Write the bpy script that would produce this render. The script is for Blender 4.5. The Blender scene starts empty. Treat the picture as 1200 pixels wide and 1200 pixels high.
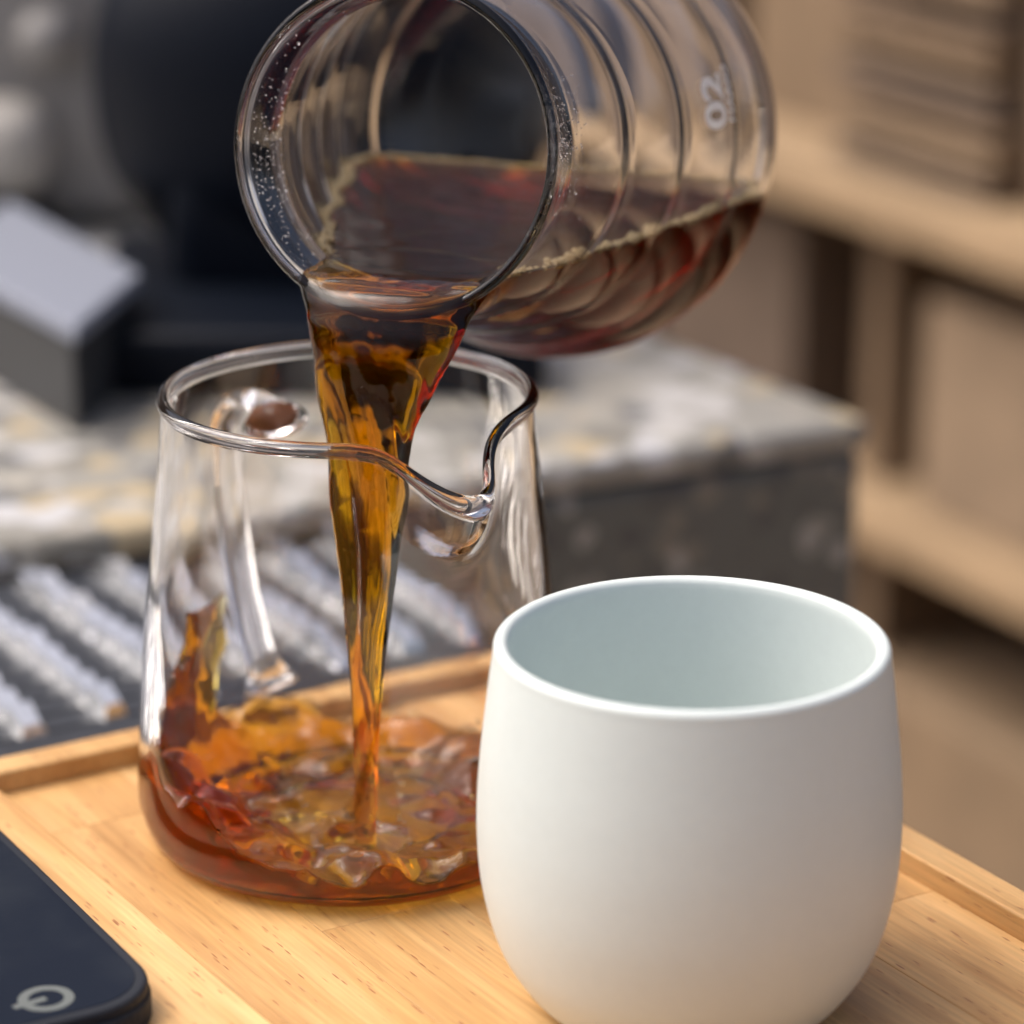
import bpy, bmesh, math, random
import numpy as np
from mathutils import Vector, Matrix
from math import sin, cos, tan, pi, radians, sqrt, atan2, degrees
random.seed(7)
RNG = np.random.RandomState(11)
S = 0.01                      # every length below is in centimetres
sc = bpy.context.scene
C = sc.collection

# ------------------------------------------------------------------ camera
PITCH, CAMH = radians(18.3), 28.5
FPX = 600/tan(radians(9))
cd = bpy.data.cameras.new("camera"); cam = bpy.data.objects.new("camera", cd); C.objects.link(cam)
cam.location = (0, 0, CAMH*S); cam.rotation_euler = (pi/2-PITCH, 0, 0)
cd.sensor_width = 36; cd.lens = 18/tan(radians(9)); cd.clip_start = 0.02; cd.clip_end = 60
cd.dof.use_dof = True; cd.dof.focus_distance = 0.640; cd.dof.aperture_fstop = 8.0
sc.camera = cam

# ------------------------------------------------------------------ world, sun, exposure
SUN_EL, SUN_AZ = radians(58), radians(-82)      # azimuth measured from +Y (ahead) towards +X (right)
w = bpy.data.worlds.new("World"); sc.world = w; w.use_nodes = True
nt = w.node_tree; nt.nodes.clear()
sky = nt.nodes.new("ShaderNodeTexSky"); sky.sky_type = 'NISHITA'; sky.sun_disc = False
sky.sun_elevation = SUN_EL; sky.sun_rotation = SUN_AZ
sky.air_density = 0.6; sky.dust_density = 9.0; sky.ozone_density = 1.0
bg = nt.nodes.new("ShaderNodeBackground"); bg.inputs[1].default_value = 0.15
out = nt.nodes.new("ShaderNodeOutputWorld")
nt.links.new(sky.outputs[0], bg.inputs[0]); nt.links.new(bg.outputs[0], out.inputs[0])
sl = bpy.data.lights.new("sun", 'SUN'); sl.energy = .80; sl.angle = radians(45); sl.color = (1, .985, .96)
so = bpy.data.objects.new("sun", sl); C.objects.link(so)
sd = Vector((sin(SUN_AZ)*cos(SUN_EL), cos(SUN_AZ)*cos(SUN_EL), sin(SUN_EL)))
so.rotation_euler = sd.to_track_quat('Z', 'Y').to_euler(); so.location = (0, 1, 3)
sc.view_settings.view_transform = 'Standard'; sc.view_settings.look = 'None'
sc.view_settings.exposure = 0.57; sc.view_settings.gamma = 1
sc.render.engine = 'CYCLES'
cy = sc.cycles
cy.max_bounces = 22; cy.transmission_bounces = 20; cy.glossy_bounces = 8; cy.diffuse_bounces = 4
cy.transparent_max_bounces = 8; cy.caustics_reflective = True; cy.caustics_refractive = True
cy.volume_bounces = 3; cy.blur_glossy = 0.3; cy.sample_clamp_indirect = 8; cy.use_denoising = True

# ------------------------------------------------------------------ helpers
def at(px, py, z):
    """a pixel of the 1200 px photograph, met with the height z (cm)"""
    a = (px-600)/FPX; b = (py-600)/FPX; c, s = cos(PITCH), sin(PITCH)
    d = (a, c-b*s, -s-b*c); t = (z-CAMH)/d[2]
    return Vector((d[0]*t, d[1]*t, z))
def aty(px, py, y):
    a = (px-600)/FPX; b = (py-600)/FPX; c, s = cos(PITCH), sin(PITCH)
    d = (a, c-b*s, -s-b*c); t = y/d[1]
    return Vector((d[0]*t, y, CAMH+d[2]*t))
def thing(name, label, cat, loc=(0, 0, 0), rotz=0, group=None):
    o = bpy.data.objects.new(name, None); C.objects.link(o); o.empty_display_size = .01
    o.location = Vector(loc)*S; o.rotation_euler = (0, 0, rotz); o['label'] = label; o['category'] = cat
    if group: o['group'] = group
    return o
def raw(name, V, Fc, mat, parent=None, smooth=True, world=False):
    """one mesh object; V in cm, local to the parent (or world coordinates if world=True)"""
    V = np.asarray(V, dtype=float)
    if world and parent is not None:
        V = V-np.array(parent.location)/S
        a = parent.rotation_euler.z
        if a:
            R = np.array([[cos(a), sin(a), 0], [-sin(a), cos(a), 0], [0, 0, 1]]); V = V@R.T
    # outward faces: flip the whole mesh when its signed volume is negative
    if isinstance(Fc, np.ndarray): T = np.concatenate([Fc[:, [0, 1, 2]], Fc[:, [0, 2, 3]]])
    else: T = np.array([(f[0], f[i], f[i+1]) for f in Fc for i in range(1, len(f)-1)])
    if np.einsum('ij,ij->i', V[T[:, 0]], np.cross(V[T[:, 1]], V[T[:, 2]])).sum() < 0:
        Fc = np.ascontiguousarray(Fc[:, ::-1]) if isinstance(Fc, np.ndarray) else [tuple(f)[::-1] for f in Fc]
    me = bpy.data.meshes.new(name)
    if isinstance(Fc, np.ndarray):
        me.vertices.add(len(V)); me.vertices.foreach_set('co', (V*S).ravel())
        n = Fc.shape[1]
        me.loops.add(Fc.size); me.loops.foreach_set('vertex_index', Fc.ravel())
        me.polygons.add(len(Fc)); me.polygons.foreach_set('loop_start', np.arange(len(Fc))*n)
        me.update(calc_edges=True)
    else:
        me.from_pydata((V*S).tolist(), [], Fc); me.update()
    if smooth: me.polygons.foreach_set('use_smooth', [True]*len(me.polygons))
    me.validate()
    if mat: me.materials.append(mat)
    o = bpy.data.objects.new(name, me); C.objects.link(o); o.parent = parent
    return o
def bmobj(name, bm, mat, parent=None, smooth=False, world=False):
    bm.verts.index_update()
    V = [tuple(v.co) for v in bm.verts]; Fc = [[v.index for v in f.verts] for f in bm.faces]
    bm.free()
    return raw(name, V, Fc, mat, parent, smooth, world)
def box(c, size, bev=0, rot=None, seg=2):
    bm = bmesh.new(); bmesh.ops.create_cube(bm, size=1)
    for v in bm.verts: v.co = Vector((v.co.x*size[0], v.co.y*size[1], v.co.z*size[2]))
    if bev: bmesh.ops.bevel(bm, geom=bm.edges[:], offset=bev, segments=seg, profile=.5, affect='EDGES')
    M = Matrix.Translation(Vector(c))
    if rot is not None: M = M@rot
    bm.transform(M); return bm
def prism(pts, z0, z1, bev=0, seg=3):
    bm = bmesh.new()
    vs = [bm.verts.new((x, y, z0)) for x, y in pts]
    f = bm.faces.new(vs)
    r = bmesh.ops.extrude_face_region(bm, geom=[f])
    for v in r['geom']:
        if isinstance(v, bmesh.types.BMVert): v.co.z = z1
    bmesh.ops.recalc_face_normals(bm, faces=bm.faces[:])
    if bev: bmesh.ops.bevel(bm, geom=bm.edges[:], offset=bev, segments=seg, profile=.5, affect='EDGES')
    return bm
def lathe_closed(prof, n=128, M=None, fn=None):
    """prof: list of (r,z); r==0 ends allowed at first/last -> poles. closed loop when both ends off the axis"""
    V = []; Fc = []; rows = []
    for (r, z) in prof:
        if r < 1e-6: rows.append([len(V)]); V.append((0, 0, z))
        else:
            rows.append(list(range(len(V), len(V)+n)))
            for k in range(n):
                a = 2*pi*k/n; V.append((r*cos(a), r*sin(a), z))
    for i in range(len(rows)-1):
        A, B = rows[i], rows[i+1]
        for k in range(n):
            k2 = (k+1) % n
            if len(A) == 1 and len(B) == 1: continue
            if len(A) == 1: Fc.append((A[0], B[k2], B[k]))
            elif len(B) == 1: Fc.append((A[k], A[k2], B[0]))
            else: Fc.append((A[k], A[k2], B[k2], B[k]))
    if M is not None: V = [tuple(M@Vector(v)) for v in V]
    return V, Fc
def spline(pts, n):
    P = np.array(pts, float); k = len(P); out = []
    for i in range(k-1):
        p0 = P[max(i-1, 0)]; p1 = P[i]; p2 = P[i+1]; p3 = P[min(i+2, k-1)]
        for t in np.linspace(0, 1, n, endpoint=False):
            out.append(.5*((2*p1)+(-p0+p2)*t+(2*p0-5*p1+4*p2-p3)*t*t+(-p0+3*p1-3*p2+p3)*t**3))
    out.append(P[-1]); return np.array(out)
def tube(path, rad, n=16, flat=1.0, side=None):
    """closed tube along path; rad scalar or list; flat squashes the second axis; side = preferred wide direction"""
    V = []; Fc = []; P = [Vector(p) for p in path]; m = len(P)
    prev = None
    for i, p in enumerate(P):
        t = (P[min(i+1, m-1)]-P[max(i-1, 0)]).normalized()
        if side is not None: u = Vector(side); u = (u-t*u.dot(t)).normalized()
        elif prev is None: u = t.orthogonal().normalized()
        else: u = (prev-t*prev.dot(t)).normalized()
        prev = u; v = t.cross(u); r = rad[i] if hasattr(rad, '__len__') else rad
        for k in range(n):
            a = 2*pi*k/n; V.append(tuple(p+u*r*cos(a)+v*r*flat*sin(a)))
    for i in range(m-1):
        for k in range(n):
            k2 = (k+1) % n; Fc.append((i*n+k, i*n+k2, (i+1)*n+k2, (i+1)*n+k))
    Fc.append(tuple(range(n-1, -1, -1))); Fc.append(tuple((m-1)*n+k for k in range(n)))
    return V, Fc
def struct(o): o['kind'] = 'structure'; return o

# ------------------------------------------------------------------ materials
def newmat(name):
    m = bpy.data.materials.new(name); m.use_nodes = True; nt = m.node_tree
    b = nt.nodes['Principled BSDF']; return m, nt, b
def node(nt, t, **k):
    n = nt.nodes.new(t)
    for a, v in k.items(): setattr(n, a, v)
    return n
def ramp(nt, stops, interp='LINEAR'):
    r = nt.nodes.new('ShaderNodeValToRGB'); cr = r.color_ramp; cr.interpolation = interp
    while len(cr.elements) < len(stops): cr.elements.new(.5)
    for e, (p, c) in zip(cr.elements, stops):
        e.position = p; e.color = (c[0], c[1], c[2], 1) if hasattr(c, '__len__') else (c, c, c, 1)
    return r
def plain(name, col, rough=.5, metal=0, bump=0, bscale=200, var=0.0, spec=.5):
    m, nt, b = newmat(name)
    b.inputs['Base Color'].default_value = (*col, 1); b.inputs['Roughness'].default_value = rough
    b.inputs['Metallic'].default_value = metal; b.inputs['Specular IOR Level'].default_value = spec
    tc = node(nt, 'ShaderNodeTexCoord'); nz = node(nt, 'ShaderNodeTexNoise')
    nz.inputs['Scale'].default_value = bscale; nz.inputs['Detail'].default_value = 4
    nt.links.new(tc.outputs['Object'], nz.inputs['Vector'])
    if var:
        r = ramp(nt, [(.3, [c*(1-var) for c in col]), (.7, [min(1, c*(1+var)) for c in col])])
        nt.links.new(nz.outputs[0], r.inputs[0]); nt.links.new(r.outputs[0], b.inputs['Base Color'])
    if bump:
        bp = node(nt, 'ShaderNodeBump'); bp.inputs['Strength'].default_value = bump; bp.inputs['Distance'].default_value = .0005
        nt.links.new(nz.outputs[0], bp.inputs['Height']); nt.links.new(bp.outputs[0], b.inputs['Normal'])
    return m
def wet_mix(nt, b, ior, attr):
    """where glass and coffee touch there is next to no mirror reflection: refraction only"""
    rf = node(nt, 'ShaderNodeBsdfRefraction'); rf.inputs['IOR'].default_value = ior; rf.inputs['Roughness'].default_value = 0
    at_ = node(nt, 'ShaderNodeAttribute', attribute_name=attr); mx = node(nt, 'ShaderNodeMixShader')
    gt = node(nt, 'ShaderNodeMath', operation='GREATER_THAN'); gt.inputs[1].default_value = .5
    nt.links.new(at_.outputs['Fac'], gt.inputs[0]); nt.links.new(gt.outputs[0], mx.inputs[0])
    nt.links.new(b.outputs[0], mx.inputs[1]); nt.links.new(rf.outputs[0], mx.inputs[2])
    nt.links.new(mx.outputs[0], nt.nodes['Material Output'].inputs['Surface'])
def set_attr(o, name, vals):
    a = o.data.attributes.new(name, 'FLOAT', 'POINT'); a.data.foreach_set('value', np.asarray(vals, np.float32))
def glass(name, ior=1.47, streak=0.0, tint=(1, 1, 1)):
    m, nt, b = newmat(name)
    b.inputs['Base Color'].default_value = (*tint, 1)
    b.inputs['Roughness'].default_value = 0; b.inputs['IOR'].default_value = ior
    b.inputs['Transmission Weight'].default_value = 1
    if streak:
        tc = node(nt, 'ShaderNodeTexCoord'); nz = node(nt, 'ShaderNodeTexNoise')
        nz.inputs['Scale'].default_value = 55; nz.inputs['Detail'].default_value = 2
        nt.links.new(tc.outputs['Object'], nz.inputs['Vector'])
        bp = node(nt, 'ShaderNodeBump'); bp.inputs['Strength'].default_value = streak; bp.inputs['Distance'].default_value = .001
        nt.links.new(nz.outputs[0], bp.inputs['Height']); nt.links.new(bp.outputs[0], b.inputs['Normal'])
    wet_mix(nt, b, ior, 'wet')
    return m
def coffee(name, dens=900, col=(.957, .82, .0), scat=4):
    m, nt, b = newmat(name)
    b.inputs['Roughness'].default_value = 0; b.inputs['IOR'].default_value = 1.34
    b.inputs['Transmission Weight'].default_value = 1
    va = node(nt, 'ShaderNodeVolumeAbsorption'); va.inputs['Color'].default_value = (*col, 1); va.inputs['Density'].default_value = dens
    vs = node(nt, 'ShaderNodeVolumeScatter'); vs.inputs['Color'].default_value = (1, .56, .22, 1); vs.inputs['Density'].default_value = scat; vs.inputs['Anisotropy'].default_value = .35
    ad = node(nt, 'ShaderNodeAddShader'); nt.links.new(va.outputs[0], ad.inputs[0]); nt.links.new(vs.outputs[0], ad.inputs[1])
    nt.links.new(ad.outputs[0], nt.nodes['Material Output'].inputs['Volume'])
    wet_mix(nt, b, 1.34, 'wet')
    return m
M_GLASS = glass('clear_glass'); M_GLASS2 = glass('clear_glass_blown', streak=.12)
M_COFFEE = coffee('coffee_liquid'); M_COFFEE2 = coffee('thin_coffee_liquid', 380, (.958, .815, .02), 14)
M_PORC = plain('white_porcelain', (.62, .685, .67), .42, bump=.05, bscale=420, spec=.4, var=.012)

def wood(name, tone=1.0):
    m, nt, b = newmat(name); L = nt.links.new
    tc = node(nt, 'ShaderNodeTexCoord'); oi = node(nt, 'ShaderNodeObjectInfo')
    ad = node(nt, 'ShaderNodeVectorMath', operation='ADD'); sc_ = node(nt, 'ShaderNodeVectorMath', operation='SCALE')
    cmb = node(nt, 'ShaderNodeCombineXYZ')
    mu = node(nt, 'ShaderNodeMath', operation='MULTIPLY'); mu.inputs[1].default_value = 7.3
    L(oi.outputs['Random'], mu.inputs[0]); L(mu.outputs[0], cmb.inputs[0]); L(mu.outputs[0], cmb.inputs[1])
    L(tc.outputs['Object'], ad.inputs[0]); L(cmb.outputs[0], ad.inputs[1])
    mp = node(nt, 'ShaderNodeMapping'); mp.inputs['Scale'].default_value = (1, 9, 9); L(ad.outputs[0], mp.inputs[0])
    # slow figure
    n1 = node(nt, 'ShaderNodeTexNoise'); n1.inputs['Scale'].default_value = 9; n1.inputs['Detail'].default_value = 5; n1.inputs['Distortion'].default_value = .6
    L(mp.outputs[0], n1.inputs['Vector'])
    # fine fibre
    mp2 = node(nt, 'ShaderNodeMapping'); mp2.inputs['Scale'].default_value = (1, 26, 26); L(ad.outputs[0], mp2.inputs[0])
    n2 = node(nt, 'ShaderNodeTexNoise'); n2.inputs['Scale'].default_value = 38; n2.inputs['Detail'].default_value = 3
    L(mp2.outputs[0], n2.inputs['Vector'])
    # pores: short dark dashes
    mp3 = node(nt, 'ShaderNodeMapping'); mp3.inputs['Scale'].default_value = (1, 7.5, 7.5); L(ad.outputs[0], mp3.inputs[0])
    n3 = node(nt, 'ShaderNodeTexVoronoi'); n3.inputs['Scale'].default_value = 135; n3.inputs['Randomness'].default_value = 1
    L(mp3.outputs[0], n3.inputs['Vector'])
    pr_ = ramp(nt, [(.0, 1), (.17, .9), (.25, 0)]); L(n3.outputs['Distance'], pr_.inputs[0])
    n4 = node(nt, 'ShaderNodeTexNoise'); n4.inputs['Scale'].default_value = 60; L(mp.outputs[0], n4.inputs['Vector'])
    gate = ramp(nt, [(.47, 0), (.60, 1)]); L(n4.outputs[0], gate.inputs[0])
    pm = node(nt, 'ShaderNodeMath', operation='MULTIPLY'); L(pr_.outputs[0], pm.inputs[0]); L(gate.outputs[0], pm.inputs[1])
    base = ramp(nt, [(.32, (.46*tone, .245*tone, .088*tone)), (.5, (.61*tone, .355*tone, .14*tone)), (.68, (.71*tone, .45*tone, .20*tone))])
    L(n1.outputs[0], base.inputs[0])
    fib = ramp(nt, [(.3, .80), (.7, 1.06)]); L(n2.outputs[0], fib.inputs[0])
    mx = node(nt, 'ShaderNodeMix', data_type='RGBA', blend_type='MULTIPLY'); mx.inputs[0].default_value = 1
    L(base.outputs[0], mx.inputs[6]); L(fib.outputs[0], mx.inputs[7])
    hs = node(nt, 'ShaderNodeHueSaturation'); vr = node(nt, 'ShaderNodeMapRange'); vr.inputs[3].default_value = .78; vr.inputs[4].default_value = 1.06
    L(oi.outputs['Random'], vr.inputs[0]); L(vr.outputs[0], hs.inputs['Value']); L(mx.outputs[2], hs.inputs['Color'])
    mx2 = node(nt, 'ShaderNodeMix', data_type='RGBA'); L(pm.outputs[0], mx2.inputs[0]); L(hs.outputs[0], mx2.inputs[6])
    mx2.inputs[7].default_value = (.30*tone, .12*tone, .045*tone, 1)
    L(mx2.outputs[2], b.inputs['Base Color'])
    b.inputs['Roughness'].default_value = .42; b.inputs['Specular IOR Level'].default_value = .4
    bp = node(nt, 'ShaderNodeBump'); bp.inputs['Strength'].default_value = .35; bp.inputs['Distance'].default_value = .0003
    sub = node(nt, 'ShaderNodeMath', operation='SUBTRACT'); L(n2.outputs[0], sub.inputs[0]); L(pm.outputs[0], sub.inputs[1])
    L(sub.outputs[0], bp.inputs['Height']); L(bp.outputs[0], b.inputs['Normal'])
    return m
M_WOOD = wood('oiled_rubberwood')
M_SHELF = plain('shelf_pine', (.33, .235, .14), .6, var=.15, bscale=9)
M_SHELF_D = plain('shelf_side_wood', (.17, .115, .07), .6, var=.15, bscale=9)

def terrazzo(name, base, chips, scale=62, thr=.5):
    m, nt, b = newmat(name); L = nt.links.new
    tc = node(nt, 'ShaderNodeTexCoord'); ns = node(nt, 'ShaderNodeTexNoise'); ns.inputs['Scale'].default_value = 45
    L(tc.outputs['Object'], ns.inputs['Vector'])
    mxv = node(nt, 'ShaderNodeMix', data_type='VECTOR'); mxv.inputs[0].default_value = .02
    L(tc.outputs['Object'], mxv.inputs[4]); L(ns.outputs[1], mxv.inputs[5])
    v = node(nt, 'ShaderNodeTexVoronoi'); v.inputs['Scale'].default_value = scale; L(mxv.outputs[1], v.inputs['Vector'])
    col = ramp(nt, [(i/len(chips), c) for i, c in enumerate(chips)], 'CONSTANT'); sp = node(nt, 'ShaderNodeSeparateColor')
    L(v.outputs['Color'], sp.inputs[0]); L(sp.outputs[0], col.inputs[0])
    edge = ramp(nt, [(thr-.05, 1), (thr, 0)]); L(v.outputs['Distance'], edge.inputs[0])
    mx = node(nt, 'ShaderNodeMix', data_type='RGBA'); L(edge.outputs[0], mx.inputs[0]); mx.inputs[6].default_value = (*base, 1); L(col.outputs[0], mx.inputs[7])
    L(mx.outputs[2], b.inputs['Base Color']); b.inputs['Roughness'].default_value = .35
    return m
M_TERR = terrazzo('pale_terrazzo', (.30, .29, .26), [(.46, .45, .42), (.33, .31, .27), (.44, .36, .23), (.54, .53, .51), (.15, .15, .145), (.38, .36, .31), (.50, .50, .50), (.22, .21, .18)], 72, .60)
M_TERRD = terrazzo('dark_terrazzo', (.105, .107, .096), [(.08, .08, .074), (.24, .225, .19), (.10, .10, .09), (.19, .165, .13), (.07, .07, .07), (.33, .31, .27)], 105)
M_STEEL = plain('brushed_steel', (.90, .91, .90), .2, 1, bump=.1, bscale=60, var=.12)
M_STEELD = plain('dark_steel', (.09, .095, .105), .45, .9, var=.2, bscale=40)
M_DARKPAN = plain('drip_pan_black', (.03, .032, .035), .5)
M_BLACKGL = plain('scale_top_black', (.010, .014, .024), .45, bump=.04, bscale=500, spec=.05)
_nt = M_BLACKGL.node_tree; _b = _nt.nodes['Principled BSDF']
_tc = node(_nt, 'ShaderNodeTexCoord'); _v = node(_nt, 'ShaderNodeTexVoronoi'); _v.inputs['Scale'].default_value = 75
_nt.links.new(_tc.outputs['Object'], _v.inputs['Vector'])
_r = ramp(_nt, [(.0, 1), (.05, .8), (.11, 0)]); _nt.links.new(_v.outputs['Distance'], _r.inputs[0])
_s = node(_nt, 'ShaderNodeSeparateColor'); _nt.links.new(_v.outputs['Color'], _s.inputs[0])
_g = ramp(_nt, [(.72, 0), (.8, .9)]); _nt.links.new(_s.outputs[0], _g.inputs[0])
_m = node(_nt, 'ShaderNodeMath', operation='MULTIPLY'); _nt.links.new(_r.outputs[0], _m.inputs[0]); _nt.links.new(_g.outputs[0], _m.inputs[1])
_n = node(_nt, 'ShaderNodeTexNoise'); _n.inputs['Scale'].default_value = 28; _n.inputs['Detail'].default_value = 6
_nt.links.new(_tc.outputs['Object'], _n.inputs['Vector'])
_c = ramp(_nt, [(.45, (.010, .014, .024)), (.75, (.022, .027, .036))]); _nt.links.new(_n.outputs[0], _c.inputs[0])
_x = node(_nt, 'ShaderNodeMix', data_type='RGBA'); _nt.links.new(_m.outputs[0], _x.inputs[0]); _nt.links.new(_c.outputs[0], _x.inputs[6])
_x.inputs[7].default_value = (.11, .115, .11, 1); _nt.links.new(_x.outputs[2], _b.inputs['Base Color'])
M_RUBBER = plain('scale_edge_charcoal', (.022, .025, .032), .55, spec=.15)
M_PRINT = plain('grey_print', (.11, .125, .12), .6)
M_WHITEPRINT = plain('white_enamel_print', (.95, .95, .94), .5)
_nt = M_WHITEPRINT.node_tree; _t = node(_nt, 'ShaderNodeBsdfTranslucent'); _t.inputs[0].default_value = (.95, .95, .94, 1)
_x = node(_nt, 'ShaderNodeMixShader'); _x.inputs[0].default_value = .5
_nt.links.new(_nt.nodes['Principled BSDF'].outputs[0], _x.inputs[1]); _nt.links.new(_t.outputs[0], _x.inputs[2]); _nt.links.new(_x.outputs[0], _nt.nodes['Material Output'].inputs['Surface'])
M_GRIND = plain('matte_black_machine', (.004, .006, .011), .42, spec=.12)
M_GREYM = plain('grey_machine_paint', (.27, .26, .25), .5, var=.25, bscale=14)
M_PAPER = plain('pale_blue_plastic', (.20, .22, .27), .6)
M_CREAM = plain('cream_plastic', (.42, .40, .37), .5)
M_CARD = plain('brown_cardboard', (.20, .14, .085), .8, var=.12, bscale=20)
M_CARD2 = plain('dark_cardboard', (.11, .08, .06), .8, var=.15, bscale=20)
M_CARD3 = plain('pale_cardboard', (.24, .175, .115), .8, var=.12, bscale=20)
M_FLOOR = plain('brown_floor', (.42, .32, .21), .55, var=.18, bscale=3)
M_WALL = plain('taupe_wall', (.26, .21, .18), .8, var=.25, bscale=2.5)
M_FOAM = None
def foam_mat():
    m, nt, b = newmat('coffee_foam')
    b.inputs['Base Color'].default_value = (.62, .50, .30, 1); b.inputs['Roughness'].default_value = .25
    b.inputs['Transmission Weight'].default_value = .55; b.inputs['IOR'].default_value = 1.2
    return m
M_FOAM = foam_mat()

# ------------------------------------------------------------------ numeric tools
class Noise:
    def __init__(self, seed, n=48):
        self.n = n; self.g = np.random.RandomState(seed).uniform(-1, 1, (n, n, n)).astype(np.float32)
    def __call__(self, x, y, z):
        n = self.n
        xi = np.floor(x).astype(int); yi = np.floor(y).astype(int); zi = np.floor(z).astype(int)
        fx = x-xi; fy = y-yi; fz = z-zi
        fx = fx*fx*fx*(fx*(fx*6-15)+10); fy = fy*fy*fy*(fy*(fy*6-15)+10); fz = fz*fz*fz*(fz*(fz*6-15)+10)
        g = self.g; a, A = xi % n, (xi+1) % n; b, B = yi % n, (yi+1) % n; c, Cc = zi % n, (zi+1) % n
        def l(p, q, t): return p+(q-p)*t
        return l(l(l(g[a, b, c], g[A, b, c], fx), l(g[a, B, c], g[A, B, c], fx), fy),
                 l(l(g[a, b, Cc], g[A, b, Cc], fx), l(g[a, B, Cc], g[A, B, Cc], fx), fy), fz)
def smin(a, b, k):
    h = np.clip(.5+.5*(b-a)/k, 0, 1); return b+(a-b)*h-k*h*(1-h)
def smax(a, b, k): return -smin(-a, -b, k)
def sstep(a, b, x):
    t = np.clip((x-a)/(b-a), 0, 1); return t*t*(3-2*t)
def surface_nets(F, o, h):
    """F<0 inside; returns vertices (cm) and quads"""
    I = F < 0
    c = I[:-1, :-1, :-1].astype(np.uint8)
    for dx, dy, dz in ((1,0,0),(0,1,0),(0,0,1),(1,1,0),(1,0,1),(0,1,1),(1,1,1)):
        c = c+I[dx:I.shape[0]-1+dx, dy:I.shape[1]-1+dy, dz:I.shape[2]-1+dz]
    act = np.argwhere((c > 0) & (c < 8))
    idx = -np.ones(c.shape, np.int32); idx[tuple(act.T)] = np.arange(len(act))
    acc = np.zeros((len(act), 3)); cnt = np.zeros(len(act))
    cor = [(i, j, k) for i in (0, 1) for j in (0, 1) for k in (0, 1)]
    val = {q: F[act[:, 0]+q[0], act[:, 1]+q[1], act[:, 2]+q[2]] for q in cor}
    for q in cor:
        for ax in range(3):
            if q[ax]: continue
            r = list(q); r[ax] = 1; r = tuple(r)
            a, b = val[q], val[r]; m = (a < 0) != (b < 0)
            t = np.where(m, a/np.where(m, a-b, 1), 0)
            p = np.tile(np.array(q, float), (len(act), 1)); p[:, ax] = t
            acc[m] += p[m]; cnt[m] += 1
    V = np.array(o)+h*(act+acc/cnt[:, None])
    quads = []
    for ax in range(3):
        A = [slice(None)]*3; B = [slice(None)]*3; A[ax] = slice(0, -1); B[ax] = slice(1, None)
        a = I[tuple(A)]; b = I[tuple(B)]
        u, v = [(1, 2), (2, 0), (0, 1)][ax]
        for flip, m in ((False, a & ~b), (True, ~a & b)):
            e = np.argwhere(m)
            e = e[(e[:, u] > 0) & (e[:, v] > 0) & (e[:, u] < F.shape[u]-1) & (e[:, v] < F.shape[v]-1)]
            def g(du, dv):
                q = e.copy(); q[:, u] -= du; q[:, v] -= dv; return idx[q[:, 0], q[:, 1], q[:, 2]]
            Q = np.stack([g(1, 1), g(0, 1), g(0, 0), g(1, 0)], 1)
            if flip: Q = Q[:, ::-1]
            quads.append(Q)
    Q = np.concatenate(quads); Q = Q[(Q >= 0).all(1)]
    return V, np.ascontiguousarray(Q)
def relax(V, Q, it=2, lam=.5):
    for _ in range(it):
        acc = np.zeros_like(V); cnt = np.zeros(len(V))
        for i in range(4):
            a, b = Q[:, i], Q[:, (i+1) % 4]
            for k in range(3):
                acc[:, k] += np.bincount(a, V[b, k], len(V))+np.bincount(b, V[a, k], len(V))
            cnt += np.bincount(a, minlength=len(V))+np.bincount(b, minlength=len(V))
        V = V+lam*(acc/np.maximum(cnt, 1)[:, None]-V)
    return V

# ================================================================== THE SETTING
fl = struct(bmobj('floor', box((0, 300, -80.5), (1600, 1600, 1)), M_FLOOR))
wl = thing('back_wall', 'blurred taupe wall far behind the counter', 'wall', (0, 420, -80))
bmobj('wall_surface', box((0, 0, 125), (900, 6, 250)), M_WALL, wl)

XD = Vector((cos(radians(-58.6)), sin(radians(-58.6)), 0)); YD = Vector((-XD.y, XD.x, 0))
TR = radians(-58.6)
TZ = -1.5                                    # what the tray, the grate and the scale stand on
# near counter (dark, nearly all of it hidden)
e0 = at(590, 694, TZ)
def off(p, a, b): return (p.x+XD.x*a+YD.x*b, p.y+XD.y*a+YD.y*b)
ct = thing('steel_work_counter', 'dark steel work counter under the wooden tray and the metal grate', 'counter', (e0.x, e0.y, -80))
pts = [off(e0, -.2, 0), off(e0, 8, 0), off(e0, 9, -3), off(e0, 46, -3), off(e0, 46, -46), off(e0, -.2, -46)]
bmobj('counter_top', prism([(x-e0.x, y-e0.y) for x, y in pts], 76, 80+TZ, .15), M_DARKPAN, ct)
bmobj('cabinet', prism([(x-e0.x, y-e0.y) for x, y in [off(e0, 1, -1), off(e0, 45, -1), off(e0, 45, -45), off(e0, 1, -45)]], 0, 75.9), M_GREYM, ct)

# terrazzo bench behind
p1 = at(0, 640, -.1); p2 = at(1022, 490, -.1); p3 = at(792, 400, -.1)
fd = (p2-p1).normalized(); bd = (p3-p2).normalized()
def bench(pts, z0, z1, bev): return prism([(p.x-p2.x, p.y-p2.y) for p in pts], z0+80, z1+80, bev, 4)
tb = thing('terrazzo_bench', 'speckled terrazzo bench with pale top and dark front behind the glassware', 'bench', (p2.x, p2.y, -80))
q0 = p2-fd*75; q3 = p2+bd*50; q4 = q0+bd*50
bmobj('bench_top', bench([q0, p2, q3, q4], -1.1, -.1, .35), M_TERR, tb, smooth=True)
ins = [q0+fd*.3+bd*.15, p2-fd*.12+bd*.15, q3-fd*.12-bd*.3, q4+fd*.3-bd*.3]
bmobj('bench_front', bench(ins, -80, -1.1, .5), M_TERRD, tb, smooth=True)

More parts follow.
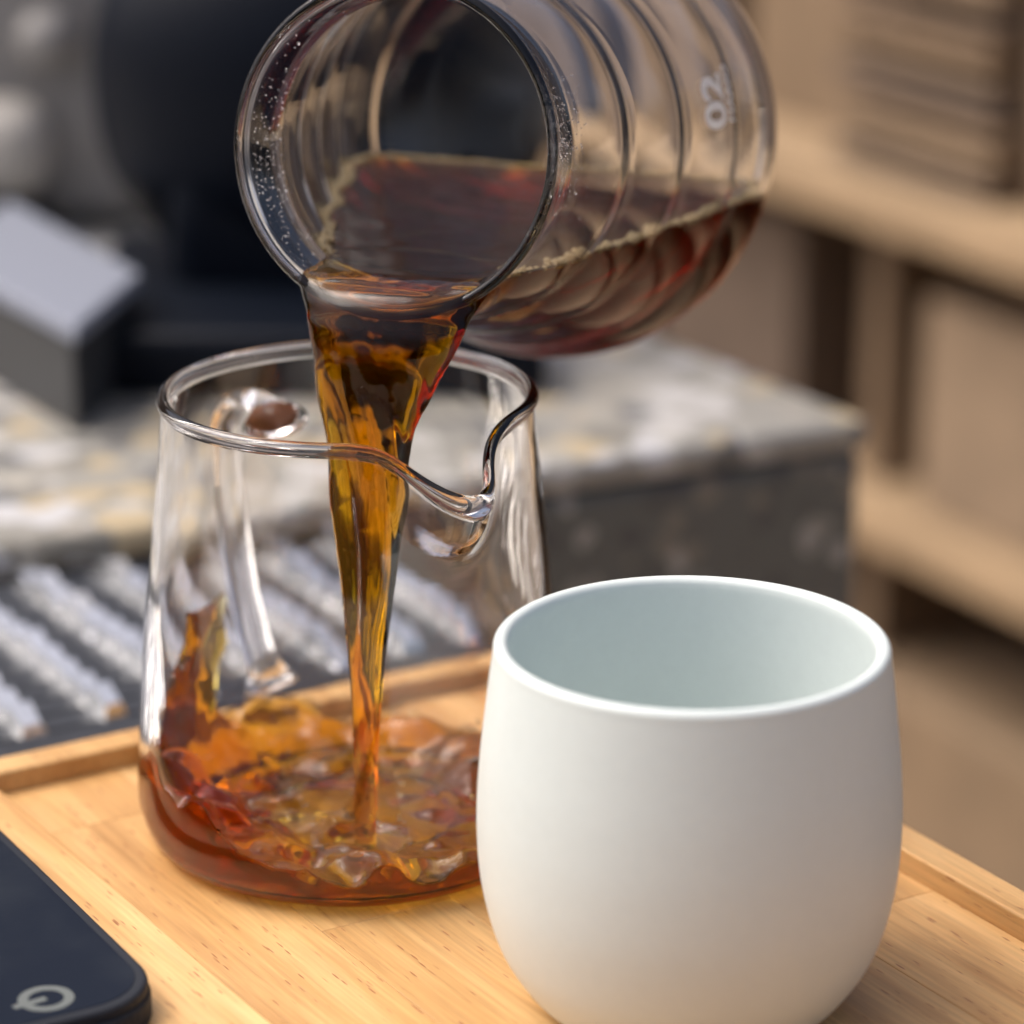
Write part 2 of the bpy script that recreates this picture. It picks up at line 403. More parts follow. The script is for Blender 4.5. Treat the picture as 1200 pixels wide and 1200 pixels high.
def rrect_(x0, x1, y0, y1, r, n=5):
    P = []
    for cx_, cy_, a_ in ((x1-r, y1-r, 0), (x0+r, y1-r, 90), (x0+r, y0+r, 180), (x1-r, y0+r, 270)):
        for i in range(n+1):
            t_ = radians(a_+90*i/n); P.append((cx_+r*cos(t_), cy_+r*sin(t_)))
    return P
# shelving unit on the right, far behind
sh0 = at(1200, 282, -16); d1 = Vector((cos(radians(-61)), sin(radians(-61)), 0)); n1 = Vector((-d1.y, d1.x, 0))
sa = atan2(d1.y, d1.x)
su = thing('shelving_unit', 'blurred wooden shelving unit on the right holding cardboard boxes', 'shelf', (sh0.x, sh0.y, -80), sa)
# local: x along the unit towards the camera, y = depth away (to the right), z from the floor
LX0, LX1 = -78, 120  # near end lengthened out of view so the carafe reflects dark shelving
for z in (64, 43.2, 16):
    bmobj('shelf_board', box(((LX0+LX1)/2, 17, z-1.3), (LX1-LX0, 34, 2.6), .2), M_SHELF, su)
for x in (LX0-1.2, -20, 36, LX1+1.2):
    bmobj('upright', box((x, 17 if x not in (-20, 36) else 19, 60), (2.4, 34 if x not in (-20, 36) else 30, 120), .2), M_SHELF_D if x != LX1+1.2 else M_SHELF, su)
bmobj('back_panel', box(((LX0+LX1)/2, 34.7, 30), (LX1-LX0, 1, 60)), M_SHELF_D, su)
def carton(lx, ly, z, sx, sy, sz, m, label, name='cardboard_box'):
    w_ = sh0+d1*lx+n1*ly
    t = thing(name, label, 'box', (w_.x, w_.y, z-80), sa, 'boxes stored on the shelves')
    bmobj('carton', box((0, 0, sz/2), (sx, sy, sz), .3), m, t)
    bmobj('lid_tape', box((0, 0, sz+.1), (sx*.98, 4, .12)), M_CARD3, t)
    return t
carton(-60, 16, 64.02, 22, 20, 22, M_CARD2, 'dark brown box at the far end of the upper shelf')
carton(-33, 18, 64.02, 18, 20, 28, M_CARD, 'mid brown box on the upper shelf beside the dark box')
carton(-5, 17, 64.02, 20, 22, 30, M_CARD3, 'pale upright box on the upper shelf at the right frame edge')
carton(-62, 12, 43.22, 20, 18, 13, M_CARD, 'low brown box on the middle shelf near its far end')
carton(-40, 14, 43.22, 18, 18, 15, M_CARD2, 'dark box on the middle shelf under the bright board')
carton(-6, 12, 43.22, 15, 18, 14, M_CARD3, 'pale box on the middle shelf at the right frame edge')
carton(-52, 14, 16.02, 24, 20, 15, M_CARD2, 'dark box on the bottom shelf just above the floor')
carton(-2, 11, 16.02, 62, 20, 15, M_CARD, 'long tan box on the bottom shelf at the right frame edge')
st_ = sh0-d1*16+n1*13
stk = thing('baking_tray_stack', 'stack of thin brown trays on the upper shelf right of the carafe', 'tray stack', (st_.x, st_.y, -15.97), sa, None)
for q in range(9):
    bmobj('flat_tray', box((random.uniform(-.6, .6), random.uniform(-.6, .6), .7+q*1.75), (17, 19, .9+.5*(q % 2)), .2), (M_CARD2, M_CARD, M_SHELF_D)[q % 3], stk)


# ================================================================== METAL GRATE between tray and bench
g0 = at(0, 886, TZ)
gr = thing('metal_grate', 'stainless steel drip grate with toothed bars behind the tray', 'grate', (g0.x, g0.y, TZ), TR)
# local x runs down-right (towards the camera), y up-right
gx0, gx1, gy0, gy1 = -15.0, 0.4, -9.0, 14.6
gx0 = -15.5
def farx(y):    # keeps the bars clear of the bench front
    return gx0
by = []
yb = -7.6
while yb < gy1-.4: by.append(yb); yb += 2.15
fr = bmesh.new()
for c, s_ in (((gx0+.3, (gy0+gy1)/2, .28), (.6, gy1-gy0, .56)), (((gx0+gx1)/2, gy0+.3, .28), (gx1-gx0-1.2, .6, .56)), (((gx0+gx1)/2, gy1-.3, .28), (gx1-gx0-1.2, .6, .56))):
    b_ = box(c, s_, .06); me_ = bpy.data.meshes.new('t'); b_.to_mesh(me_); fr.from_mesh(me_); bpy.data.meshes.remove(me_); b_.free()
bmobj('grate_frame', fr, M_STEELD, gr)
def toothbar(L0, L1, w_=.72, pitch=1.05):
    V = []; Fc = []; n = int((L1-L0)/pitch)
    for i in range(n):
        x0 = L0+i*pitch; x1 = x0+pitch*.96; th = .55+random.uniform(-.1, .16); tx = random.uniform(-.18, .18)*pitch; tw_ = random.uniform(.05, .26)
        b0 = len(V); w0 = w_/2; dy = random.uniform(-.05, .05)
        zf = th+.06; zn_ = th-random.uniform(.16, .30)      # high at the far end, sloping towards the camera
        V += [(x0, -w0, 0), (x1, -w0, 0), (x1, w0, 0), (x0, w0, 0),
              (x0+.03, -w0*.8, zf), (x1-.12, -w0*.62+dy, zn_), (x1-.12, w0*.62+dy, zn_), (x0+.03, w0*.8, zf)]
        q = lambda *a: Fc.append(tuple(b0+k for k in a))
        q(0, 3, 2, 1); q(0, 1, 5, 4); q(1, 2, 6, 5); q(2, 3, 7, 6); q(3, 0, 4, 7); q(4, 5, 6, 7)
    return V, Fc
for y in by:
    Vb, Fb = toothbar(gx0+.7, gx1, random.uniform(.62, .82)); o = raw('toothed_bar', Vb, Fb, M_STEEL, gr, smooth=False)
    o.location = (0, y*S, .002)
first = None; x = gx0+1.1
while x < gx1:
    if first is None:
        first = bmobj('cross_slat', box((0, (gy0+gy1)/2, 0), (.5, gy1-gy0-1.3, .1), .03, Matrix.Rotation(radians(28), 4, 'Y')), M_STEELD, gr); o = first
    else: o = first.copy(); C.objects.link(o); o.parent = gr
    o.location = (x*S, 0, .0022); x += 1.05

# ================================================================== BLACK GRINDER and machine at the left, out of focus
gy = 108
ga = aty(105, 0, gy); gb = aty(640, 0, gy); gc = aty(170, 0, gy)
cx = (ga.x+gb.x)/2; hw = (gb.x-ga.x)/2
gd = thing('coffee_grinder', 'matte black coffee grinder standing on the bench behind the pour', 'grinder', (cx, gy, -.1))
zt = aty(105, 100, gy).z
bmobj('base', box(((aty(75, 400, 98).x+aty(640, 400, 98).x)/2-cx, -3.0, 1.05), (aty(640, 400, 98).x-aty(75, 400, 98).x, 14, 2.1), .5, seg=4), M_GRIND, gd, True)
bmobj('body', box((.9, 1.0, 5.0), (hw*2-3.6, 10, 8.5), 1.2, seg=4), M_GRIND, gd, True)
hp_ = spline([(0, 2.6), (4.6, 2.7), (5.9, 3.6), (6.9, 5.2), (7.35, 7.2), (7.35, 9.4), (6.9, 11.2), (6.0, 12.6), (4.4, 13.5), (0, 13.7)], 5)
V, Fc = lathe_closed([(0, 2.6)]+[tuple(p) for p in hp_[1:-1]]+[(0, 13.7)], 64)
V = [(x*hw/7.35, y*.75+.4, z) for x, y, z in V]
raw('grinding_head', V, Fc, M_GRIND, gd)
V, Fc = lathe_closed([(0, 13.8), (4.0, 13.8), (5.2, 19), (5.6, 24), (0, 24.5)], 48); raw('hopper', V, Fc, M_GREYM, gd)

my = 126
mr = aty(168, 200, my-7).x
em = thing('espresso_machine', 'blurred grey espresso machine at the left behind the grinder', 'coffee machine', (mr-9, my, -.1))
bmobj('body', box((-4, 2, 9), (26, 14, 18), 1.5, seg=4), M_GREYM, em, True)
bmobj('top_panel', box((-4, 2, 18.8), (27, 15, 1.5), .5), M_STEEL, em, True)
bmobj('group_head', box((aty(5, 175, my-7).x-mr+9, -6, aty(5, 175, my-7).z), (3.2, 4, 3.6), 1.2, seg=3), M_CREAM, em, True)
bmobj('steam_knob', box((aty(50, 45, my-7).x-mr+9, -6, aty(50, 45, my-7).z), (2.0, 3, 2.0), .8, seg=3), M_GREYM, em, True)
bmobj('drip_box', box((-5, -6.5, .8), (20, 5, 1.5), .4), M_STEELD, em)
lq = [at(165, 318, 3.4), at(88, 384, 3.4), at(-70, 300, 3.4), at(10, 232, 3.4)]
lc = sum(lq, Vector((0, 0, 0)))/4
pc = thing('plastic_tub', 'pale blue plastic tub lid beside the black grinder at the left edge', 'tub', (lc.x, lc.y, -.1))
bmobj('lid_panel', prism([(p.x-lc.x, p.y-lc.y) for p in lq], 2.9, 3.5, .15), M_PAPER, pc)
bmobj('container', prism([((p.x-lc.x)*.92, (p.y-lc.y)*.92) for p in lq], 0, 2.88, .15), M_DARKPAN, pc)

# ================================================================== WOODEN TRAY
a0 = at(0, 888, .5); bW = at(1060, 966, .5)
org = a0
# the back left corner: where the back edge meets the left edge
ic = at(4, 936, 0); RW = .85
org = a0+YD*((ic-a0).dot(YD)-1.15)
W = (bW-org).dot(YD); LT = 31.0
tr = thing('wooden_tray', 'light oiled wood serving tray with raised rim under the cup and server', 'tray', (org.x, org.y, 0), TR)
nb = 5; iw = (W-2*RW)/nb
cuts = [RW]+[RW+iw*(k+1)+random.uniform(-.35, .35) for k in range(nb-1)]+[W-RW]
for k in range(nb):
    y0, y1 = cuts[k], cuts[k+1]
    # each strip of the floor is glued from two staves
    xm = 3.4+((k*7.3) % 17)
    for x0, x1 in ((RW, xm), (xm, LT-RW)):
        bmobj('floor_stave', box(((x0+x1)/2, (y0+y1)/2, -.5), (x1-x0-.012, y1-y0-.012, 1.0), .012, seg=1), M_WOOD, tr)
RH = .52
def rim(x0, x1, y0, y1):
    bmobj('rim', box(((x0+x1)/2, (y0+y1)/2, (RH+TZ)/2), (x1-x0, y1-y0, RH-TZ), .07, seg=3), M_WOOD, tr)
rim(0, RW, RW+.01, W-RW-.01); rim(LT-RW, LT, RW+.01, W-RW-.01); rim(0, LT, W-RW, W); rim(0, LT, -1.15, RW)

# ================================================================== KITCHEN SCALE
ZS = 1.25
s1 = at(0, 966, ZS); s2 = at(150, 1110, ZS); sdv = (s2-s1).normalized(); sn = Vector((sdv.y, -sdv.x, 0))
cr_ = at(178, 1172, ZS)
k_ = (cr_-s1).dot(sdv)
pc0 = s1+sdv*k_                                   # sharp corner before rounding
ks = thing('kitchen_scale', 'flat black electronic kitchen scale with grey power mark at the tray edge', 'scale', (pc0.x, pc0.y, TZ), atan2(sdv.y, sdv.x))
def rrect(x0, x1, y0, y1, r, n=10):
    P = []
    for cx_, cy_, a_ in ((x1-r, y1-r, 0), (x0+r, y1-r, 90), (x0+r, y0+r, 180), (x1-r, y0+r, 270)):
        for i in range(n+1):
            t_ = radians(a_+90*i/n); P.append((cx_+r*cos(t_), cy_+r*sin(t_)))
    return P
SX, SY = 15, 13.5
H_ = ZS-TZ
def rprism(name, x0, x1, y0, y1, r, z0, z1, bev, m):
    P = rrect(x0, x1, y0, y1, r); n = len(P); V = []; Fc = []
    ins = [(z0, 0), (z1-bev, 0)]+[(z1-bev+bev*sin(t_), bev*(1-cos(t_))) for t_ in (radians(30), radians(60), radians(90))]
    cx_, cy_ = (x0+x1)/2, (y0+y1)/2
    for z, d in ins:
        Q = rrect(x0+d, x1-d, y0+d, y1-d, r-d)
        V += [(a, b, z) for a, b in Q]
    for i in range(len(ins)-1):
        for k in range(n): Fc.append((i*n+k, i*n+(k+1) % n, (i+1)*n+(k+1) % n, (i+1)*n+k))
    Fc.append(tuple(range((len(ins)-1)*n, len(ins)*n))); Fc.append(tuple(range(n-1, -1, -1)))
    return raw(name, V, Fc, m, ks, smooth=False)
# local x along the edge (towards the camera), local y to the right -> body lies on negative y
rprism('body', -SX, 0, -SY, 0, 1.5, .25, H_-.22, .12, M_RUBBER)
rprism('weighing_plate', -SX+.05, -.05, -SY+.05, -.05, 1.45, H_-.2, H_, .1, M_RUBBER)
rprism('top_film', -SX+.28, -.28, -SY+.28, -.28, 1.25, H_+.002, H_+.015, .01, M_BLACKGL)
for fx, fy in ((-1.8, -1.8), (-SX+1.8, -1.8), (-1.8, -SY+1.8), (-SX+1.8, -SY+1.8)):
    V, Fc = lathe_closed([(0, 0), (.7, 0), (.7, .24), (0, .24)], 20, Matrix.Translation((fx, fy, 0))); raw('foot', V, Fc, M_RUBBER, ks)
ic_ = at(54, 1171, ZS)-pc0; ix, iy = ic_.dot(sdv), -ic_.dot(sn)
bm = bmesh.new()
def ringarc(bm, cx_, cy_, r0, r1, a0_, a1_, z, n=40):
    vs = []
    for i in range(n+1):
        t_ = a0_+(a1_-a0_)*i/n
        vs.append((bm.verts.new((cx_+r0*cos(t_), cy_+r0*sin(t_), z)), bm.verts.new((cx_+r1*cos(t_), cy_+r1*sin(t_), z))))
    for i in range(n): bm.faces.new((vs[i][0], vs[i][1], vs[i+1][1], vs[i+1][0]))
ringarc(bm, ix, iy, .33, .52, 0, 2*pi, H_+.019, 48)
# short thick stroke crossing the ring (power mark)
sdir = (at(18, 1180, ZS)-at(60, 1168, ZS)).normalized(); lx_, ly_ = sdir.dot(sdv), -sdir.dot(sn)
c0_, c1_ = Vector((ix, iy, 0)), Vector((ix+lx_*.66, iy+ly_*.66, 0)); pn = Vector((-ly_, lx_, 0))*.085
vv = [bm.verts.new((*(p.xy), H_+.022)) for p in (c0_-pn, c1_-pn, c1_+pn, c0_+pn)]; bm.faces.new(vv)
bmobj('power_mark', bm, M_PRINT, ks)

# ================================================================== WHITE CUP
cc = at(811, 748, 7.4)
cup = thing('porcelain_cup', 'round bellied white porcelain cup standing empty on the tray', 'cup', (cc.x, cc.y, 0))
outer = spline([(2.35, .0), (2.72, .12), (3.15, .55), (3.62, 1.35), (3.93, 2.5), (4.02, 3.7), (3.97, 4.9), (3.84, 6.1), (3.70, 7.2)], 8)
inner = spline([(3.42, 7.15), (3.56, 6.0), (3.66, 4.8), (3.70, 3.7), (3.60, 2.5), (3.25, 1.4), (2.6, .75), (1.2, .5)], 8)
rimc = [(3.56+.14*cos(t_), 7.24+.14*sin(t_)) for t_ in np.linspace(0.1, pi-.1, 10)]
prof = [(0, .05), (2.1, .05), (2.25, 0)]+[tuple(p) for p in outer]+rimc+[tuple(p) for p in inner]+[(0, .45)]
V, Fc = lathe_closed(prof, 160); raw('cup_body', V, Fc, M_PORC, cup)

# ================================================================== GLASS SERVER
SC = Vector((-3.40, 64.3, 0)); ZR = 9.7; SP = radians(-56)
gs = thing('glass_server', 'clear glass coffee server with pinched spout and handle catching the poured coffee', 'glass server', (SC.x, SC.y, 0))
# outer wall profile (radius, height)
swp = spline([(3.3, 0.0), (3.95, .05), (4.38, .28), (4.60, .85), (4.63, 1.5), (4.52, 3.0), (4.36, 4.8), (4.18, 6.6), (4.00, 8.25), (3.86, 9.68)], 9)
TH = .17
def wall_r(z): return np.interp(z, swp[:, 1], swp[:, 0])
def spout(r, z, a, inner_=False):
    d = (a-SP+pi) % (2*pi)-pi
    wz = float(sstep(6.6, 9.6, z)); g = math.exp(-(d/radians(11))**2)
    g2 = math.exp(-(d/radians(30))**2)-g
    r2 = r+wz*(1.05*g*wz-.12*g2)
    z2 = z-wz*(1.12*math.exp(-(d/radians(15.5))**2)+.05*g2)
    return r2, z2
n = 220
prof = []                                        # closed section: outside up, over the bead, inside down
for r, z in swp: prof.append((r, z))
BR = .135
for t_ in np.linspace(-35, 215, 14):
    prof.append((3.82+BR*cos(radians(t_)), 9.79+BR*sin(radians(t_))))
inn = spline([(3.69, 9.63), (3.83, 8.25), (4.01, 6.6), (4.19, 4.8), (4.35, 3.0), (4.44, 1.6), (4.36, .85), (4.10, .40), (3.6, .22), (2.2, .18)], 9)
prof += [tuple(p) for p in inn]
V = []; Fc = []; rows = []
for r, z in prof:
    rows.append(len(V))
    for k in range(n):
        a = 2*pi*k/n; r2, z2 = spout(r, z, a)
        if (r-3.82)**2+(z-9.79)**2 < (BR+.01)**2:        # the bead thickens into a drop at the spout tip
            gg = .75*math.exp(-(((a-SP+pi) % (2*pi)-pi)/radians(12))**2); r2 += (r-3.82)*gg; z2 += (z-9.79)*gg
        wob = .012*sin(3*a+z*.9)+.008*sin(7*a-z*1.7)      # hand-blown unevenness
        V.append(((r2+wob)*cos(a), (r2+wob)*sin(a), z2))
for i in range(len(rows)-1):
    for k in range(n):
        k2 = (k+1) % n; Fc.append((rows[i]+k, rows[i]+k2, rows[i+1]+k2, rows[i+1]+k))
cb = len(V); V.append((0, 0, .175)); ct_ = len(V); V.append((0, 0, .05))
mid = len(V)
for k in range(n):
    a = 2*pi*k/n; V.append((3.0*cos(a), 3.0*sin(a), .04))
for k in range(n):
    k2 = (k+1) % n
    Fc.append((rows[-1]+k, rows[-1]+k2, cb)); Fc.append((rows[0]+k2, rows[0]+k, mid+k, mid+k2)); Fc.append((mid+k2, mid+k, ct_))
gv = raw('vessel', V, Fc, M_GLASS2, gs)
# handle: a flattened glass rod on the far left side
ha = radians(117); hd = Vector((cos(ha), sin(ha), 0)); hs = Vector((-sin(ha), cos(ha), 0))
def hp(r, z, s_=0): return hd*r+Vector((0, 0, z))+hs*s_
hpath = spline([hp(wall_r(8.2)-.04, 8.15), hp(wall_r(8.2)+.6, 8.35), hp(5.6, 8.3, .2), hp(6.35, 7.6, .3), hp(6.55, 6.4, .3), hp(6.3, 5.0, .25), hp(5.8, 3.6, .2), hp(5.25, 2.5, .1), hp(wall_r(1.8)+.02, 1.75)], 9)
nh = len(hpath); rr = [.40+.38*max(0, 1-i/9)**1.1+.30*max(0, 1-(nh-1-i)/7)**1.2 for i in range(nh)]
V, Fc = tube([tuple(p) for p in hpath], rr, 24, .62, side=tuple(hs)); hdl = raw('handle', V, Fc, M_GLASS, gs)
V, Fc = lathe_closed([(0, -.10)]+[(cos(t_), .10*sin(t_)) for t_ in np.linspace(-1.3, 1.3, 7)]+[(0, .10)], 36)  # added oval: the coffee colour refracted in the handle end, as a solid
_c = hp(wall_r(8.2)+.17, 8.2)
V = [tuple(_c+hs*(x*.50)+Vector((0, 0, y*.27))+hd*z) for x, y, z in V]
pl = raw('refracted_coffee_oval', V, Fc, plain('refracted_coffee_brown', (.36, .13, .06), .3, var=.35, bscale=180), hdl); pl['label'] = 'reddish brown oval added inside the fused handle end as refracted coffee colour'

# ================================================================== RIBBED CARAFE, tilted
yaw, el = radians(19), radians(-9)
AX = Vector((sin(yaw)*cos(el), cos(yaw)*cos(el), sin(el)))       # from the mouth towards the base
mc = aty(462, 175, 63.8); MC = mc
EX = Vector((cos(yaw), -sin(yaw), 0)); UX = EX.cross(AX); UX = UX if UX.z > 0 else -UX
FW = Vector((-sin(yaw), -cos(yaw), 0))
def tier(s0, s1, r0, r1, bulge, n=14):
    return [(s0+(s1-s0)*t_, r0+(r1-r0)*t_+bulge*sin(pi*t_)**.75) for t_ in np.linspace(0, 1, n, endpoint=False)]
pr_o = [(.0, 3.46), (.25, 3.38), (.6, 3.27), (1.0, 3.20), (1.35, 3.20)]
pr_o += tier(1.6, 3.9, 3.24, 3.72, .16)+tier(3.9, 6.3, 3.72, 4.25, .17)+tier(6.3, 8.7, 4.25, 4.80, .17)+tier(8.7, 11.2, 4.80, 5.02, .30)
pr_o += [(11.2, 5.02), (11.6, 4.76), (11.9, 4.3), (12.05, 3.6)]
pr_o = np.array(pr_o)
ss = np.arange(0, 12.051, .07); rs = np.interp(ss, pr_o[:, 0], pr_o[:, 1])
kern = np.exp(-(np.arange(-3, 4)/1.6)**2); kern /= kern.sum()
rsm = np.convolve(np.pad(rs, 3, 'edge'), kern, 'valid')
CT = .17
s_in = np.clip(ss, 0, 11.75); r_in = np.convolve(np.pad(rs-CT, 5, 'edge'), np.ones(11)/11, 'valid')
cv = thing('ribbed_glass_carafe', 'ribbed clear glass carafe tilted above the server, pouring coffee over its lip', 'carafe', tuple(MC))
def frame(r, s, a):                                # a: angle round the axis, 0 = right, 90 deg = up
    return MC+AX*s+EX*(r*cos(a))+UX*(r*sin(a))
sec = [(r, s) for s, r in zip(ss, rsm)]+[(1.5, 11.95), (0, 11.9)]
seci = [(0, 11.65), (1.5, 11.66), (3.4, 11.62), (4.0, 11.45)]+[(r, s) for s, r in list(zip(ss, r_in))[::-1] if s <= 11.25]
bead = [(3.35+.155*cos(radians(t_)), -.06+.155*sin(radians(t_))) for t_ in np.linspace(200, 340, 10)]
bead = [(3.355-.115*cos(t_), -.02-.12*sin(t_)) for t_ in np.linspace(-.3, pi+.3, 12)]
# order: inside centre -> inside wall -> bead -> outside wall -> outside centre
full = seci[:-2]+bead+sec[2:]
n = 200; V = []; Fc = []; rows = []
for r, s in full:
    if r < 1e-6: rows.append([len(V)]); V.append(tuple(frame(0, s, 0)))
    else:
        rows.append(list(range(len(V), len(V)+n)))
        for k in range(n): V.append(tuple(frame(r, s, 2*pi*k/n)))
for i in range(len(rows)-1):
    A, B = rows[i], rows[i+1]
    for k in range(n):
        k2 = (k+1) % n
        if len(A) == 1: Fc.append((A[0], B[k2], B[k]))
        elif len(B) == 1: Fc.append((A[k], A[k2], B[0]))
        else: Fc.append((A[k], A[k2], B[k2], B[k]))
cvv = raw('vessel', V, Fc, M_GLASS, cv, world=True)
def in_carafe(P, off):
    P = np.asarray(P)-np.array(MC); s_ = P@np.array(AX); r_ = np.sqrt(np.maximum((P**2).sum(1)-s_**2, 0))
    return (r_ > np.interp(s_, ss, r_in)+off) | (s_ > 11.45), s_, r_
_P = np.array(V); _o, _s, _r = in_carafe(_P, .06)
set_attr(cvv, 'wet', ((~_o) | ((_s > 11.2) & (_s < 11.7))) & (_P[:, 2] < 12.40) & (_s > .05))
def r_out_at(s): return float(np.interp(s, ss, rsm))
# printed size mark
def project(p):
    c, s = cos(PITCH), sin(PITCH); z = p.z-CAMH; d = p.y*c-z*s; u = p.y*s+z*c
    return 600+FPX*p.x/d, 600-FPX*u/d
best = None
for s_ in np.arange(4, 11, .1):
    for a_ in np.radians(np.arange(-20, 80, 1)):
        x_, y_ = project(frame(r_out_at(s_), s_, a_)); e_ = (x_-839)**2+(y_-120)**2
        if a_ >= 0 and (best is None or e_ < best[0]): best = (e_, s_, a_)
TS, TA = best[1], best[2]
print('text at', best)
def print_text(txt, size, s_c, a_c, name):
    cu = bpy.data.curves.new('t', 'FONT'); cu.body = txt; cu.size = size; cu.align_x = 'CENTER'; cu.align_y = 'CENTER'; cu.resolution_u = 6; cu.offset = .03*size
    to = bpy.data.objects.new('t', cu); C.objects.link(to)
    bpy.context.view_layer.update()
    me = bpy.data.meshes.new_from_object(to.evaluated_get(bpy.context.evaluated_depsgraph_get()))
    bpy.data.objects.remove(to)
    V = []
    for v in me.vertices:
        s_ = s_c-v.co.y; R = r_out_at(s_)+.006; V.append(tuple(frame(R, s_, a_c+v.co.x/R)))
    Fc = [tuple(p.vertices) for p in me.polygons]; bpy.data.meshes.remove(me)
    return raw(name, V, Fc, M_WHITEPRINT, cv, smooth=False, world=True)
print_text('02', 1.22, TS, TA, 'size_mark')
print_text('HARIO', .42, TS+.78, TA+.03, 'maker_mark')
# fine water beads on the neck
def sphere_cloud(items, sub):
    """many little spheres as one vertex/face list: items = (centre, radius)"""
    b = bmesh.new(); bmesh.ops.create_icosphere(b, subdivisions=sub, radius=1)
    b.verts.index_update()
    P = np.array([v.co[:] for v in b.verts]); T = np.array([[v.index for v in f.verts] for f in b.faces]); b.free()
    Vs = np.concatenate([P*np.array([q, q, q*(.75+.25*random.random())])+np.array(c) for c, q in items])
    Ts = np.concatenate([T+k*len(P) for k in range(len(items))])
    return Vs, [tuple(t) for t in Ts.tolist()]
items = []
for i in range(900):
    if i < 640: a_ = radians(random.gauss(5, 14)); s_ = abs(random.gauss(1.0, .5))+.15
    else: a_ = radians(random.gauss(190, 22)); s_ = random.uniform(.2, 1.4)
    q_ = random.uniform(.008, .024)*(1.7 if i % 9 == 0 else 1)
    items.append((tuple(frame(float(np.interp(s_, ss, r_in))-.005, s_, a_)), q_))
V, Fc = sphere_cloud(items, 1)
wb = raw('water_beads', V, Fc, M_GLASS, cv, world=True); wb['kind'] = 'stuff'

# ================================================================== COFFEE: carafe + stream in one continuous body
LEV = 12.42
NZ = Noise(3); NZ2 = Noise(5)
h = .05
ox, oy, oz = -6.5, 60.8, .15
nx, ny, nz = int(14.0/h), int(16.2/h), int((LEV+.5-oz)/h)
X = (ox+h*np.arange(nx, dtype=np.float32))[:, None, None]; Y = (oy+h*np.arange(ny, dtype=np.float32))[None, :, None]; Z = (oz+h*np.arange(nz, dtype=np.float32))[None, None, :]
# stream tables from the picture (centre and half width at each height, plane y ~ 63)
tab = [(345, 463, 124), (360, 457, 113), (375, 454, 103), (400, 451, 93), (430, 446, 82), (460, 442, 74), (500, 437, 61), (550, 434, 52), (600, 431, 46), (650, 430, 38), (700, 430, 31), (750, 429, 25), (800, 429, 20), (850, 428, 17), (900, 427, 14.5), (975, 426, 13.5), (1010, 426, 14)]
zt_, xt_, wt_ = [], [], []
for py, px, hw_ in tab:
    p = aty(px, py, 62.7); q = aty(px+hw_, py, 62.7); zt_.append(p.z); xt_.append(p.x); wt_.append(q.x-p.x)
zt_, xt_, wt_ = (np.array(v)[::-1] for v in (zt_, xt_, wt_))
lip = MC-UX*3.3
zz = np.array([0, 2, 4, 6, 8, 9.5, 10.6, 11.2, 11.6, 12.0, 12.3, 12.42, 13])
vf = np.array([1.12, 1.12, 1.12, 1.12, 1.10, 1.06, .99, .92, .83, .66, .42, .15, -1.2])
vb = np.array([.62, .62, .58, .50, .38, .25, .08, -.08, -.3, -1.0, -1.9, -2.6, -4.5])
Zf = Z[0, 0]
VF = np.interp(Zf, zz, vf).astype(np.float32)[None, None]; VB = np.interp(Zf, zz, vb).astype(np.float32)[None, None]
XCz = np.interp(Zf, zt_, xt_).astype(np.float32)[None, None]; WZ = np.interp(Zf, zt_, wt_).astype(np.float32)[None, None]
v_ = (X-lip.x)*FW.x+(Y-lip.y)*FW.y
VM = (VF+VB)/2; TM = (VF-VB)/2
u_ = (X-XCz)*EX.x/EX.x            # lateral offset measured along image x
u_ = (X-XCz)*float(EX.x)+(Y-(lip.y+VM*FW.y))*float(EX.y)
WZe = WZ*1.0
k = np.sqrt((u_/WZe)**2+((v_-VM)/TM)**2)
Fs = (k-1)*np.minimum(TM, WZe)*.8
near = np.abs(Fs) < .5
nn = np.argwhere(near)
un = (u_/WZe)[near]; vn = ((v_-VM)/TM)[near]; zn = np.broadcast_to(Z, Fs.shape)[near]
sc_w = np.broadcast_to(np.minimum(WZe, 1.2), Fs.shape)[near]
tw = un*2.0+.7*np.sin(zn*.55+.6)+.22*zn
edge = np.clip(1.25-np.abs(un), 0, 1)
d = .11*NZ(tw+23, vn*.8+20, zn*.17+22)*(.25+.75*edge)+.06*NZ2(tw*2.2+9, vn*1.2+9, zn*.33+9)*edge+.022*NZ(tw*4.5+3, vn*2+3, zn*.45+3)*edge
Fs[near] += (d*np.clip(sc_w, .3, 1)*(.25+.75*sstep(12.3, 8.6, zn))).astype(np.float32)
del near, nn, un, vn, zn, tw, d, k
Fs = smax(Fs, (Z-LEV+.10)*1.0+0*Fs, .16).astype(np.float32)
Fs = np.maximum(Fs, .2-Z)
# carafe body
px_, py_, pz_ = X-MC.x, Y-MC.y, Z-MC.z
s_ = px_*AX.x+py_*AX.y+pz_*AX.z
rho = np.sqrt(np.maximum(px_**2+py_**2+pz_**2-s_**2, 0))
RL = np.interp(s_, ss, r_in+.06).astype(np.float32)
ripple = .05*NZ(X*1.3+np.zeros_like(Y)+9, Y*1.0+np.zeros_like(X)+9, np.zeros((1, 1, 1))+5.5)+.02*NZ2(X*2.6+np.zeros_like(Y)+9, Y*2+np.zeros_like(X)+9, np.zeros((1, 1, 1))+2.5)
